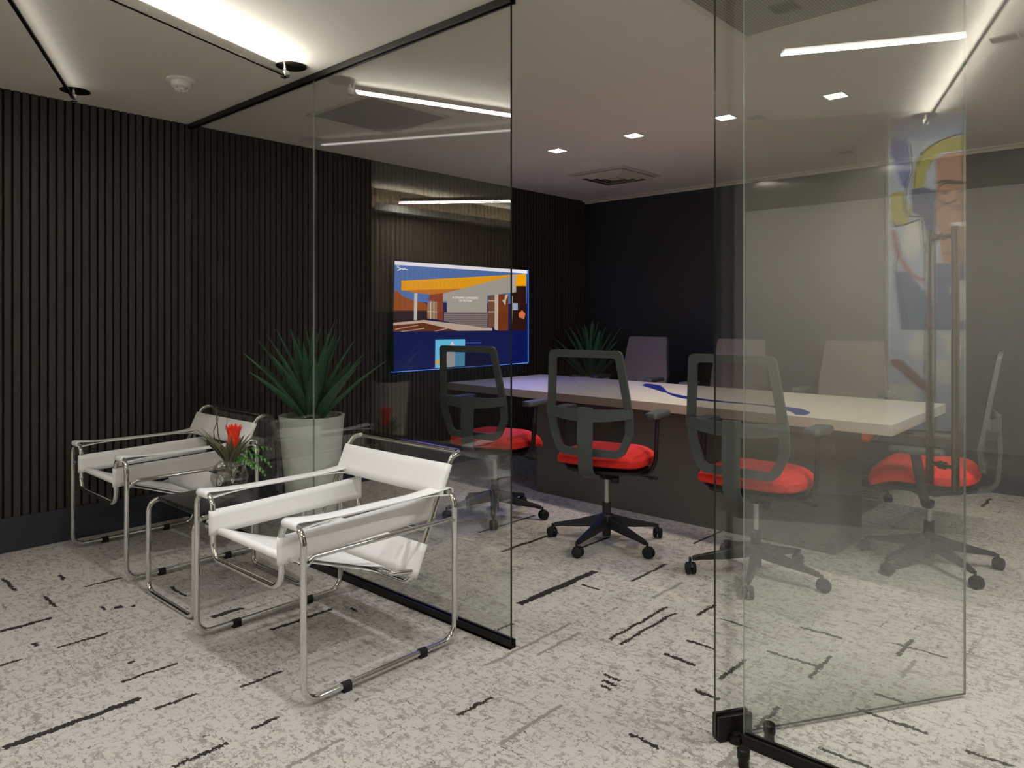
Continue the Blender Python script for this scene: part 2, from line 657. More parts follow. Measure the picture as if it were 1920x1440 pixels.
glass_bay(1, WALLX, -3.352, 1, 2, 'clear glass partition panel meeting the dark slatted wall')
glass_bay(2, -3.348, -1.952, 0, 1, 'clear glass partition panel behind the white armchairs, ending at the opening')
glass_bay(3, -.99, 1.6, 2, 2, 'fixed clear glass panel to the right of the open glass door')
struct(MB().box(WALLX, -1.945, GY - .017, GY - .007, 0, .034).box(WALLX, -1.945, GY + .007, GY + .017, 0, .034)
       .box(WALLX, -1.945, GY - .017, GY + .017, 0, .012).build('trim_3', 'black_metal', bevel=.001))
struct(MB().box(WALLX, -1.945, GY - .017, GY - .007, CEIL - .03, CEIL).box(WALLX, -1.945, GY + .007, GY + .017, CEIL - .03, CEIL)
       .box(WALLX, 1.6, GY - .017, GY + .017, CEIL - .01, CEIL).build('trim_4', 'black_metal', bevel=.001))
struct(MB().box(-.99, 1.6, GY - .017, GY - .007, 0, .034).box(-.99, 1.6, GY + .007, GY + .017, 0, .034)
       .box(-.99, 1.6, GY - .017, GY + .017, 0, .012).build('trim_5', 'black_metal', bevel=.001))
struct(MB().box(-.99, 1.6, GY - .017, GY - .007, CEIL - .03, CEIL).box(-.99, 1.6, GY + .007, GY + .017, CEIL - .03, CEIL)
       .build('trim_6', 'black_metal', bevel=.001))

# pivoting glass door, standing open
UX, UY = .53028, .84782
door = thing('door_1', 'open frameless glass pivot door with long vertical pull bars', 'door',
             (-1.064 + UX * .058, 2.087 + UY * .058, 0), math.atan2(UY, UX), kind='structure')
pane('pane', -.058, .905, .012, CEIL - .015, parent=door, endcap=(1, 2))
m = MB().box(-.055, .062, -.02, -.0065, .004, .078).box(-.055, .062, .0065, .02, .004, .078).box(-.055, .062, -.0065, .0065, .001, .0115)
m.lathe([(.022, 0), (.022, .02), (.014, .02), (.014, .03)], 20, (0, -.024, 0))
m.build('pivot_hinge', 'black_metal', door, bevel=.002)
MB().box(-.05, .06, -.02, -.0065, CEIL - .08, CEIL - .012).box(-.05, .06, .0065, .02, CEIL - .08, CEIL - .012).build('pivot_hinge', 'black_metal', door, bevel=.002)
for s in (-1, 1):
    m = MB().lathe([(.0125, 0), (.0125, .88)], 20, (.81, s * .052, .725))
    for z in (.80, 1.575):
        m.tube([(.81, s * .0065, z), (.81, s * .048, z)], .008, 12)
        m.tube([(.81, s * .0065, z), (.81, s * .011, z)], .014, 14)
    m.build('door_handle', 'steel', door, smooth=True)

# small black stops on the carpet either side of the rail
def door_stop(x, y, label):
    m = MB().lathe([(.0, 0), (.0155, 0), (.0155, .022), (.0185, .026), (.0185, .05), (.0155, .0535), (0, .0535)], 24)
    o = m.build('door_stop', 'black_metal', None, smooth=True, loc=(x, y, 0))
    return tag(o, label, 'door stop', 'floor stops by the pivot door')


door_stop(-.94, 2.20, 'short black cylindrical floor stop inside the room, behind the glass rail')
door_stop(-.941, 2.022, 'short black cylindrical floor stop on the lobby side of the glass rail')

# thin rods running across the threshold from the rail to the pivot
struct(MB().box(-1.05, -.99, GY - .012, GY - .006, 0, .006).box(-1.05, -.99, GY + .004, GY + .010, 0, .006).build('trim_7', 'black_metal'))


# ------------------------------------------------------------------ ceiling fittings
def downlight(x, y, label, power, spot=math.radians(95), blend=.5, group='square downlights', colr=(1, .89, .77), lens='lamp_glow', tilt=0.):
    root = thing('downlight', label, 'ceiling light', (x, y, CEIL), 0, group)
    s, t = .052, .008
    m = MB()
    m.box(-s - t, s + t, -s - t, -s, -.004, 0).box(-s - t, s + t, s, s + t, -.004, 0).box(-s - t, -s, -s, s, -.004, 0).box(s, s + t, -s, s, -.004, 0)
    m.build('frame', 'trim_white', root)
    MB().box(-s, s, -s, s, -.002, 0).build('lens', lens, root)
    lamp('spot', 'SPOT', (0, 0, -.03), power, colr, (tilt, 0, 0), parent=root, spot_size=spot, spot_blend=blend, shadow_soft_size=.045)
    return root


for x, nm in ((-3.5, 'square recessed downlight nearest the supply air vent, leftmost of the row over the table'),
              (-2.82, 'square recessed downlight over the table, second from the left of the row'),
              (-2.137, 'square recessed downlight seen through the edge of the open glass door'),
              (-1.464, 'square recessed downlight seen through the middle of the glass, rightmost of the row')):
    downlight(x, 4.335, nm, P_TABLE_SPOT)
downlight(.7, 5.3, 'square recessed downlight in the far right of the meeting room', P_ROOM_SPOT * 2, math.radians(112), .8, lens='dark_void')  # added lamp with a dark lens, brightening the room
LOB = [(-3.4, .2), (-2.0, -.2), (-.6, .3), (-2.6, 1.35), (-1.2, 1.3), (.9, .9), (-3.3, -.3), (-1.9, -1.6), (.4, -1.4)]
for i, (x, y) in enumerate(LOB):  # lamps added to light the lobby, lenses dark to stay out of reflections
    downlight(x, y, 'square recessed downlight in the lobby ceiling above and behind the viewer', P_LOBBY * (.25 if x < -2.7 else 1.45), math.radians(112), .7, 'lobby downlights', (.9, .96, 1) if x < -2.7 else (.965, .98, 1), 'dark_void')
for i, x in enumerate((-4.0, -2.9, -1.8, -.7, .6)):  # washers added so the fixed glass mirrors a bright wall
    downlight(x, -2.3, 'square wall washer downlight close to the rear lobby wall', P_WASH, math.radians(120), 1, 'wall washers', (1, .94, .86), 'dark_void', -1.0)


def vent4(x, y):
    root = thing('air_vent', 'square four-way supply air vent in the meeting room ceiling', 'vent', (x, y, CEIL))
    m = MB()
    def ring(a0, z0, a1, z1, t=.004):
        vs = []
        for a, z in ((a0, z0), (a1, z1), (a1, z1 - t), (a0, z0 - t)):
            vs += [(-a, -a, z), (a, -a, z), (a, a, z), (-a, a, z)]
        fs = []
        for i in range(4):
            for k in range(4):
                fs.append((i * 4 + k, i * 4 + (k + 1) % 4, ((i + 1) % 4) * 4 + (k + 1) % 4, ((i + 1) % 4) * 4 + k))
        m.add(vs, fs)
    ring(.30, -.001, .265, -.010)
    for a in (.225, .165, .105):
        ring(a + .03, -.014, a - .015, -.038)
    m.box(-.06, .06, -.06, .06, -.036, -.030)
    m.build('louvres', 'vent', root)
    MB().box(-.262, .262, -.262, .262, -.003, 0).build('duct_back', 'dark_void', root)


vent4(-3.73, 5.42)


def return_tile(x, y, label):
    root = thing('return_air_grille', label, 'vent', (x, y, CEIL), 0, 'perforated return grilles')
    m = MB()
    a, b = .3, .325
    m.box(-b, b, -b, -a, -.008, 0).box(-b, b, a, b, -.008, 0).box(-b, -a, -a, a, -.008, 0).box(a, b, -a, a, -.008, 0)
    m.build('frame', 'trim_white', root, bevel=.001)
    MB().box(-a, a, -a, a, -.004, -.001).build('perforated_plate', 'perf', root)


return_tile(-3.73, 2.84, 'perforated ceiling return grille seen through the left glass partition')
return_tile(-1.145, 2.84, 'perforated ceiling return grille cut by the top of the photo, by the glass door')

root = thing('smoke_detector', 'round white smoke detector on the lobby ceiling', 'smoke detector', (-3.94, 1.696, CEIL))
MB().lathe([(0, 0), (.075, 0), (.075, -.008), (.068, -.012), (0, -.012)], 40).build('base_plate', 'white_plastic', root, smooth=True)
MB().lathe([(0, -.012), (.052, -.012), (.052, -.028), (.046, -.038), (.03, -.042), (0, -.042)], 40).build('housing', 'white_plastic', root, smooth=True)
m = MB()
for k in range(8):
    a = k * PI / 4
    m.tube([(.036 * math.cos(a), .036 * math.sin(a), -.042), (.03 * math.cos(a), .03 * math.sin(a), -.056), (.008 * math.cos(a), .008 * math.sin(a), -.06)], .002, 6)
m.tube([(.031 * math.cos(t * PI / 12), .031 * math.sin(t * PI / 12), -.054) for t in range(24)], .002, 6, closed=True)
m.lathe([(0, -.042), (.018, -.042), (.014, -.056), (0, -.058)], 16)
m.build('sensor_cage', 'white_plastic', root, smooth=True)


def light_bar(cx, cy, ex, ey, label, power, tilt=0.):
    """slim suspended profile running just below the ceiling, throwing its light upward, held by a chrome cube on a dark canopy"""
    a = Vector((cx, cy, 0))
    d = Vector((ex - cx, ey - cy, 0))
    ln = d.length
    ang = math.atan2(d.y, d.x)
    root = thing('linear_uplight', label, 'ceiling light', (cx, cy, CEIL), ang, 'slim linear uplights')
    MB().lathe([(0, 0), (.075, 0), (.075, -.004), (0, -.006)], 40, (-.05, 0, 0)).build('canopy', 'black_metal', root, smooth=True)
    m = MB().box(-.018, .016, -.017, .017, -.072, -.038)
    m.tube([(-.002, 0, -.034), (-.002, 0, -.004)], .007, 12)
    m.tube([(.012, 0, -.058), (.02, 0, -.058)], .006, 12)
    m.build('bracket_cube', 'chrome', root, bevel=.0015)
    MB().box(.016, ln, -.008, .008, -.064, -.056).build('profile', 'black_metal', root)
    MB().box(.03, ln - .02, -.006, .006, -.056, -.055).build('diffuser', 'strip_glow', root)
    lamp('uplight', 'AREA', ((ln + .016) / 2, 0, -.05), power, (1, .955, .87), (PI + tilt, 0, 0), root, shape='RECTANGLE', size=ln - .05, size_y=.03)
    return root


light_bar(-3.30, 1.93, -2.68, .09, 'slim black ceiling bar nearest the glass partition, washing the ceiling with light', P_BAR * 1.1, math.radians(-55))
light_bar(-4.52, 1.355, -3.08, .67, 'slim black ceiling bar starting by the slatted wall', P_BAR * .012, math.radians(-55))
light_bar(-1.18, -.83, -.49, .95, 'slim black ceiling bar behind the viewer, seen mirrored in the fixed glass', P_BAR * .7)


def linear(x0, y0, x1, y1, z, label, power):
    a, b = Vector((x0, y0, 0)), Vector((x1, y1, 0))
    ln = (b - a).length
    root = thing('linear_pendant', label, 'ceiling light', (x0, y0, z), math.atan2(y1 - y0, x1 - x0), 'linear pendants')
    MB().box(0, ln, -.014, .014, .006, .04).build('housing', 'trim_white', root, bevel=.002)
    MB().box(.003, ln - .003, -.011, .011, 0, .006).build('diffuser', 'bar_glow', root)
    for x in (.15, ln - .15):
        MB().tube([(x, 0, .04), (x, 0, CEIL - z)], .002, 8).build('suspension_rod', 'steel', root)
    lamp('downlight_glow', 'AREA', (ln / 2, 0, -.01), power, (.98, .97, .93), (0, 0, 0), root, shape='RECTANGLE', size=ln, size_y=.03)


linear(.115, 2.36, .121, 3.6, 2.50, 'bright linear pendant in the meeting room, mirrored in the glass door', 52)
linear(-5.6, -.25, -4.6, -1.03, 2.42, 'linear pendant in the hall beyond the slatted wall, mirrored in the partition', 12)
struct(MB().box(-5.80, -5.66, -3.6, 0, 2.33, 2.35).box(-5.67, -5.66, -3.6, 0, 2.35, 2.40).build('trim_8', 'trim_white'))  # ledge added to house the hall area lamp
lamp('hall_cove', 'AREA', (-5.73, -1.8, 2.37), 10, (1, .9, .75), (PI, 0, 0), None, shape='RECTANGLE', size=.1, size_y=3.5)  # bare area lamp added to light the hall wall


# ------------------------------------------------------------------ tubular armchairs
def belt(p1, p2, r, wv, t=.0032, pinch=.55, nseg=10, narrow=1.0):
    """leather sleeve looped round two tubes centred on p1 and p2; wv = half width vector"""
    p1, p2, wv = Vector(p1), Vector(p2), Vector(wv)
    d = (p2 - p1).normalized()
    n = d.cross(wv.normalized()).normalized()
    L = (p2 - p1).length
    prof = []
    R = r + t / 2
    for k in range(nseg + 1):            # round the far tube
        a = PI / 2 - PI * k / nseg
        prof.append((L + R * math.cos(a), R * math.sin(a)))
    for k in range(1, 8):
        f = k / 8
        q = R * (1 - (1 - pinch) * min(1, 4 * f * (1 - f) * 1.6))
        prof.append((L * (1 - f), -q))
    for k in range(nseg + 1):
        a = -PI / 2 - PI * k / nseg
        prof.append((R * math.cos(a), R * math.sin(a)))
    for k in range(1, 8):
        f = k / 8
        q = R * (1 - (1 - pinch) * min(1, 4 * f * (1 - f) * 1.6))
        prof.append((L * f, q))
    m = MB()
    vs, fs = [], []
    n_ = len(prof)
    W = 4
    for j in range(W + 1):
        s = -1 + 2 * j / W
        for u, v in prof:
            f = min(1, max(0, u / L))
            kk = 1 - (1 - narrow) * min(1, 4 * f * (1 - f) * 1.5)
            vs.append(p1 + d * u + n * v + wv * s * kk)
    for j in range(W):
        for k in range(n_):
            fs.append((j * n_ + k, j * n_ + (k + 1) % n_, (j + 1) * n_ + (k + 1) % n_, (j + 1) * n_ + k))
    m.add(vs, fs)
    return m


def lounge_chair(label):
    root = thing('lounge_chair', label, 'armchair', group='white strap armchairs in tubular chrome')
    r, hx, y0, y1 = .0115, .395, -.3425, .3425
    b = .0195
    ix = .255
    loop = [(-hx, y0, b), (-hx, y1, b), (-hx, y1, .60), (-ix, y1, .60), (-ix, y1, .41), (ix, y1, .41), (ix, y1, .60), (hx, y1, .60), (hx, y1, b),
            (hx, y0, b), (hx, y0, .60), (ix, y0, .60), (ix, y0, .362), (-ix, y0, .362), (-ix, y0, .60), (-hx, y0, .60)]
    MB().tube(fillet(loop, .06, 8, True), r, 14, True).build('frame', 'chrome', root, smooth=True)
    # back frame: swept top, uprights running down and forward, low cross tube
    bf = [(-.345, .158, .27), (-.345, .30, .585), (-.345, .372, .737), (-.345, .425, .745), (.345, .425, .745), (.345, .372, .737), (.345, .30, .585), (.345, .158, .27)]
    MB().tube(fillet(bf, [.05, 0, .05, .05, .05, .05, 0, .05], 7, True), r, 14, True).build('back_frame', 'chrome', root, smooth=True)
    for s in (-1, 1):
        m = MB().tube(fillet([(s * .225, -.318, .462), (s * .372, -.318, .462), (s * .372, -.29, .49), (s * .372, .352, .49)], .03, 5), .009, 12)
        for yy in (y0, y1):
            m.tube([(s * .36, yy + (.01 if yy < 0 else -.01), .49), (s * .409, yy + (.01 if yy < 0 else -.01), .49)], .006, 10)
        m.build('side_rail', 'chrome', root, smooth=True)
    MB().tube([(-.25, -.318, .462), (.25, -.318, .462)], .010, 12).build('seat_bar', 'chrome', root, smooth=True)
    MB().tube(fillet([(-.345, .178, .315), (-.30, .10, .315), (.30, .10, .315), (.345, .178, .315)], .02, 5), .010, 12).build('seat_bar', 'chrome', root, smooth=True)
    belt((0, -.318, .462), (0, .10, .315), .0115, (.238, 0, 0), pinch=.5).build('seat', 'leather', root, smooth=True, solid=.003)
    # back straps: between the uprights, width running up the slope
    up = Vector((0, .142, .315)).normalized()
    c = Vector((0, .3275, .645))
    belt(c + Vector((-.345, 0, 0)), c + Vector((.345, 0, 0)), .0125, up * .066, pinch=.45).build('back_strap', 'leather', root, smooth=True, solid=.003)
    c = Vector((0, .196, .352))
    belt(c + Vector((-.345, 0, 0)), c + Vector((.345, 0, 0)), .0125, up * .066, pinch=.45).build('lower_back_strap', 'leather', root, smooth=True, solid=.003)
    for s in (-1, 1):
        belt((s * .325, y0, .60), (s * .325, y1, .60), .0125, (.046, 0, 0), pinch=.12, narrow=.72).build('armrest_strap', 'leather', root, smooth=True, solid=.003)
        belt((s * ix, y0, .498), (s * ix, y1, .52), .0125, (0, 0, .047), pinch=.3).build('side_strap', 'leather', root, smooth=True, solid=.003)
        for yy in (-.175, .172):
            m = MB().box(s * hx - .013, s * hx + .013, yy - .017, yy + .017, 0, .022)
            m.tube([(s * hx, yy - .017, b), (s * hx, yy + .017, b)], .0145, 12)
            m.build('floor_clip', 'rubber', root)
    return root


ch = lounge_chair('white leather tubular chrome armchair in front, nearest the viewer, before the glass')
ch.location = (-2.55, 1.6725, 0)
dup(ch, (-4.215, 1.72, 0), 0, 'white leather tubular chrome armchair by the slatted wall, left of the black side table')

# ------------------------------------------------------------------ side table, vase, flowers
tb = thing('side_table', 'low side table with black top and bent chrome tube legs between the armchairs', 'side table', (-3.37, 1.665, 0))
r = .0115
lp = [(-.242, -.265, .436), (-.242, .265, .436), (-.242, .265, r), (.242, .265, r), (.242, .265, .436), (.242, -.265, .436), (.242, -.265, r), (-.242, -.265, r)]
MB().tube(fillet(lp, .05, 8, True), r, 14, True).build('tube_frame', 'chrome', tb, smooth=True)
MB().box(-.232, .232, -.225, .225, .43, .45).build('table_top', 'black_laminate', tb, bevel=.004)

VX, VY, VZ = -3.345, 1.665, .4502
vs_ = thing('vase', 'round flattened smoky glass vase with a scarlet bromeliad and fern on the black side table', 'vase', (VX, VY, VZ), math.radians(42))
prof_o = [(.0, 0), (.036, 0), (.036, .006), (.014, .012), (.018, .016), (.05, .028), (.078, .055), (.09, .09), (.084, .125), (.066, .152), (.046, .168), (.044, .170)]
prof = prof_o + [(.040, .170), (.042, .166), (.062, .149), (.079, .123), (.085, .09), (.073, .058), (.046, .032), (.0, .026)]
MB().lathe(prof, 40, sx=1, sy=.62).build('glass_body', 'vase_glass', vs_, smooth=True)


def blade(m, base, az, el, ln, wd, curl=.6, fold=.35, nseg=9, mi=0, tipbias=.42, twist=0.):
    """pointed leaf: elevation el at the base bending outwards by curl radians"""
    p = Vector(base)
    h = Vector((math.cos(az), math.sin(az), 0))
    side = Vector((-math.sin(az), math.cos(az), 0))
    pts = []
    e = el
    for i in range(nseg + 1):
        t = i / nseg
        d = h * math.cos(e) + Vector((0, 0, 1)) * math.sin(e)
        nn = h * -math.sin(e) + Vector((0, 0, 1)) * math.cos(e)
        if t < tipbias:
            wt = .55 + .45 * math.sin(PI / 2 * t / tipbias)
        else:
            wt = max(0.02, 1 - ((t - tipbias) / (1 - tipbias)) ** 1.25)
        w_ = wd / 2 * wt
        pts.append((p.copy(), nn, w_, d))
        p = p + d * (ln / nseg)
        e -= curl / nseg
    vs, fs = [], []
    for q, nn, w_, d in pts:
        sd = side
        vs += [q + sd * w_ + nn * w_ * fold, q + sd * w_ * .5 + nn * w_ * fold * .3, q, q - sd * w_ * .5 + nn * w_ * fold * .3, q - sd * w_ + nn * w_ * fold]
    for i in range(nseg):
        for k in range(4):
            a = i * 5 + k
            fs.append((a, a + 1, a + 6, a + 5))
    m.add(vs, fs, mi)


random.seed(4)
# bromeliad in the vase: stem bundle, strap leaves, scarlet bracts
br = thing('bromeliad', 'scarlet bromeliad flower with long olive leaves standing in the glass vase', 'flower', (VX, VY, VZ), math.radians(42))
m = MB()
for k in range(7):
    a = k * 1.3
    m.tube([(.014 * math.cos(a) - .015, .008 * math.sin(a), .04), (.010 * math.cos(a) - .004, .008 * math.sin(a), .11), (.012 * math.cos(a), .008 * math.sin(a), .19)], .0065, 8)
m.build('stem', 'brom_leaf', br, smooth=True)
m = MB()
for k in range(15):
    a = random.uniform(0, 2 * PI)
    blade(m, (.012 * math.cos(a), .010 * math.sin(a), .155), a, random.uniform(.85, 1.25), random.uniform(.12, .19), random.uniform(.024, .034), .25, .3)
for az, el, ln in ((PI, .95, .235), (PI + .2, 1.1, .22), (PI - .25, .8, .2), (0, .95, .15), (.3, .85, .16)):
    blade(m, (0, 0, .15), az, el, ln, .03, .3, .3)
for k in range(6):
    a = k * PI / 3 + .4
    blade(m, (.02 + .012 * math.cos(a), .012 * math.sin(a), .17), a, 1.12, .11 + .012 * (k % 2), .026, .12, .3)
m.build('leaves', 'brom_leaf', br, smooth=True, solid=.0012)
m = MB()
for ring, (z, n, el, ln, wd) in enumerate(((.185, 7, 1.40, .125, .046), (.205, 8, 1.36, .125, .044), (.23, 8, 1.32, .115, .038), (.25, 8, 1.28, .095, .030), (.262, 8, 1.15, .08, .026), (.27, 6, 1.45, .08, .024))):
    for k in range(n):
        a = 2 * PI * k / n + ring * .5
        blade(m, (.022 + .006 * math.cos(a), .006 * math.sin(a), z), a, el, ln, wd, .05, .3)
m.build('bracts', 'red_bract', br, smooth=True, solid=.0012)

tw = thing('twig', 'thin curly brown twigs rising from the glass vase', 'twig', (VX, VY, VZ), math.radians(42))
m = MB()
m.tube([(-.01, .004, .08), (-.03, .004, .2), (-.055, .004, .30), (-.06, .004, .37), (-.064, .004, .42)], .0025, 6)
m.tube([(-.03, .004, .2), (-.07, .003, .27), (-.075, .003, .31), (-.058, .004, .36)], .002, 6)
pts = [(-.064 + .028 * (1 - math.cos(t)) * -1 + .0 * t, .004, .405 + .022 * math.sin(t)) for t in [i * PI / 7 for i in range(10)]]
m.tube(pts, .0012, 5)
m.tube([(-.058, .004, .36), (-.045, .0, .385), (-.03, 0, .395), (-.012, 0, .382), (-.01, 0, .35), (-.02, 0, .32)], .0012, 5)
for k in range(6):
    a = k * 1.05
    m.tube([(.06 * math.cos(a + t), .035 * math.sin(a + t), .05 + .012 * k + .03 * math.sin(3 * t)) for t in [i * .35 for i in range(7)]], .0016, 5)
m.build('twig_stems', 'twig', tw, smooth=True)

fr = thing('fern_spray', 'green fern fronds arching out of the right side of the vase', 'fern', (VX, VY, VZ), math.radians(42))
m, ml = MB(), MB()
for az, el, ln, droop in ((.1, .9, .21, 2.1), (-.25, .55, .20, 1.7), (.35, 1.1, .20, 1.6), (-.5, .9, .16, 2.0)):
    p = Vector((.02, 0, .16))
    e = el
    pts = []
    n = 18
    for i in range(n + 1):
        pts.append(p.copy())
        p = p + Vector((math.cos(az) * math.cos(e), math.sin(az) * math.cos(e), math.sin(e))) * (ln / n)
        e -= droop / n
    m.tube(pts, .0014, 5)
    for i in range(4, n + 1, 2):
        f = i / n
        L_ = .036 * math.sin(PI * min(1, f * .8 + .15))
        for s in (-1, 1):
            blade(ml, pts[i], az + s * 1.05, -.1 - .6 * f, L_ + .008, .012, .7, .2, 5)
m.build('stalk', 'fern', fr, smooth=True)
ml.build('leaflets', 'fern', fr, smooth=True, solid=.0008)
b_ = MB()
b_.lathe([(0, .0), (.011, .004), (.015, .015), (.011, .026), (0, .03)], 14, (-.045, .0, .034)).lathe([(0, .0), (.01, .004), (.013, .012), (.01, .022), (0, .025)], 14, (-.035, .02, .036))
tag(b_.build('berry', mat('dark_berries', '#2a0d12', .4, noise=.2), None, smooth=True, loc=(VX, VY, VZ)), 'dark red berries lying inside the bottom of the glass vase', 'berries')


# ------------------------------------------------------------------ planters
def planter(label, h=.73, r=.19, seed=1, cat='plant'):
    root = thing('potted_agave', label, cat, group='agaves in tall tapered white planters')
    prof = [(0, 0), (r * .64, 0), (r * .66, .01), (r * .985, h - .01), (r, h), (r * .90, h), (r * .875, h - .03), (r * .86, h - .09), (0, h - .09)]
    MB().lathe(prof, 56).build('planter', 'pot', root, smooth=True)
    rnd = random.Random(seed)
    MB().lathe([(0, h - .05), (r * .55, h - .052), (r * .865, h - .06), (r * .86, h - .075)], 40).build('soil', 'soil', root, smooth=True)
    m = MB()
    n = 30
    for k in range(n):
        f = k / (n - 1)
        az = k * 2.39996 + rnd.uniform(-.1, .1)
        el = .62 + .86 * f + rnd.uniform(-.05, .05)
        ln = (.58 - .05 * abs(f - .5)) * rnd.uniform(.86, 1.06)
        blade(m, (.05 * (1 - f) * math.cos(az), .05 * (1 - f) * math.sin(az), h - .05 + .03 * f), az, el + .12, ln, .062 + .016 * (1 - f), .24, .55, 12, tipbias=.38)
    m.build('leaves', 'leaf', root, smooth=True, solid=.004)
    return root


pl = planter('tall agave in a white tapered planter behind the glass, between the armchairs')
pl.location = (-3.775, 2.385, 0)
dup(pl, (-4.36, 5.93, 0), 1.1, 'tall agave in a white planter in the far corner behind the conference table')
dup(pl, (-5.3, .12, 0), 2.2, 'tall agave in a white planter beyond the slatted wall, mirrored in the glass')


# ------------------------------------------------------------------ conference table
ct = thing('conference_table', 'long conference table with thick pale concrete top on a dark block base', 'table', (-2.7, 4.6, 0))
ZT = .765
O = Vector((2.7, -4.6))
top = [(-1.072, 3.983), (-1.094, 5.197), (-4.50, 5.335), (-4.50, 4.124)]
top = [(x + O.x, y + O.y) for x, y in top]
MB().prism(top, ZT - .058, ZT).build('table_top', 'concrete', ct, bevel=.003)
base = [(x + O.x, y + O.y) for x, y in ((-1.402, 4.158), (-1.402, 4.60), (-3.573, 4.62), (-3.573, 4.178))]
MB().prism(base, 0, ZT - .059).build('pedestal', 'concrete_dark', ct, bevel=.003)
# sweeping blue shadow across the top, painted as a thin band
def curve_band(pts, wds, z0, z1):
    P_, W_ = [], []
    n = 48
    def cr(a, b, c, d, t):
        return .5 * ((2 * b) + (-a + c) * t + (2 * a - 5 * b + 4 * c - d) * t * t + (-a + 3 * b - 3 * c + d) * t ** 3)
    m_ = len(pts)
    for i in range(m_ - 1):
        i0, i3 = max(i - 1, 0), min(i + 2, m_ - 1)
        for k in range(8):
            t = k / 8
            P_.append(Vector((cr(pts[i0][0], pts[i][0], pts[i + 1][0], pts[i3][0], t), cr(pts[i0][1], pts[i][1], pts[i + 1][1], pts[i3][1], t))))
            W_.append(wds[i] + (wds[i + 1] - wds[i]) * t)
    P_.append(Vector(pts[-1]))
    W_.append(wds[-1])
    vs, fs = [], []
    for i, (p, w_) in enumerate(zip(P_, W_)):
        t = (P_[min(i + 1, len(P_) - 1)] - P_[max(i - 1, 0)]).normalized()
        n_ = Vector((-t.y, t.x))
        for z in (z0, z1):
            for s in (-1, 1):
                q = p + n_ * s * w_
                vs.append((q.x, q.y, z))
    for i in range(len(P_) - 1):
        a, b = i * 4, i * 4 + 4
        fs += [(a + 2, a + 3, b + 3, b + 2), (a, b, b + 1, a + 1), (a, a + 2, b + 2, b), (a + 1, b + 1, b + 3, a + 3)]
    fs += [(0, 1, 3, 2), tuple(len(vs) - 4 + k for k in (0, 2, 3, 1))]
    return MB().add(vs, fs)


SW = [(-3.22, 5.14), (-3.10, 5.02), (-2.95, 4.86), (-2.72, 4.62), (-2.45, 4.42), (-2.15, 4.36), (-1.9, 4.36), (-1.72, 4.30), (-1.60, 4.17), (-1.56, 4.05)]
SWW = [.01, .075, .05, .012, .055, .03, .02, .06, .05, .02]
curve_band([(x + O.x, y + O.y) for x, y in SW], SWW, ZT - .001, ZT + .0008).build('inlay', 'inlay_blue', ct)


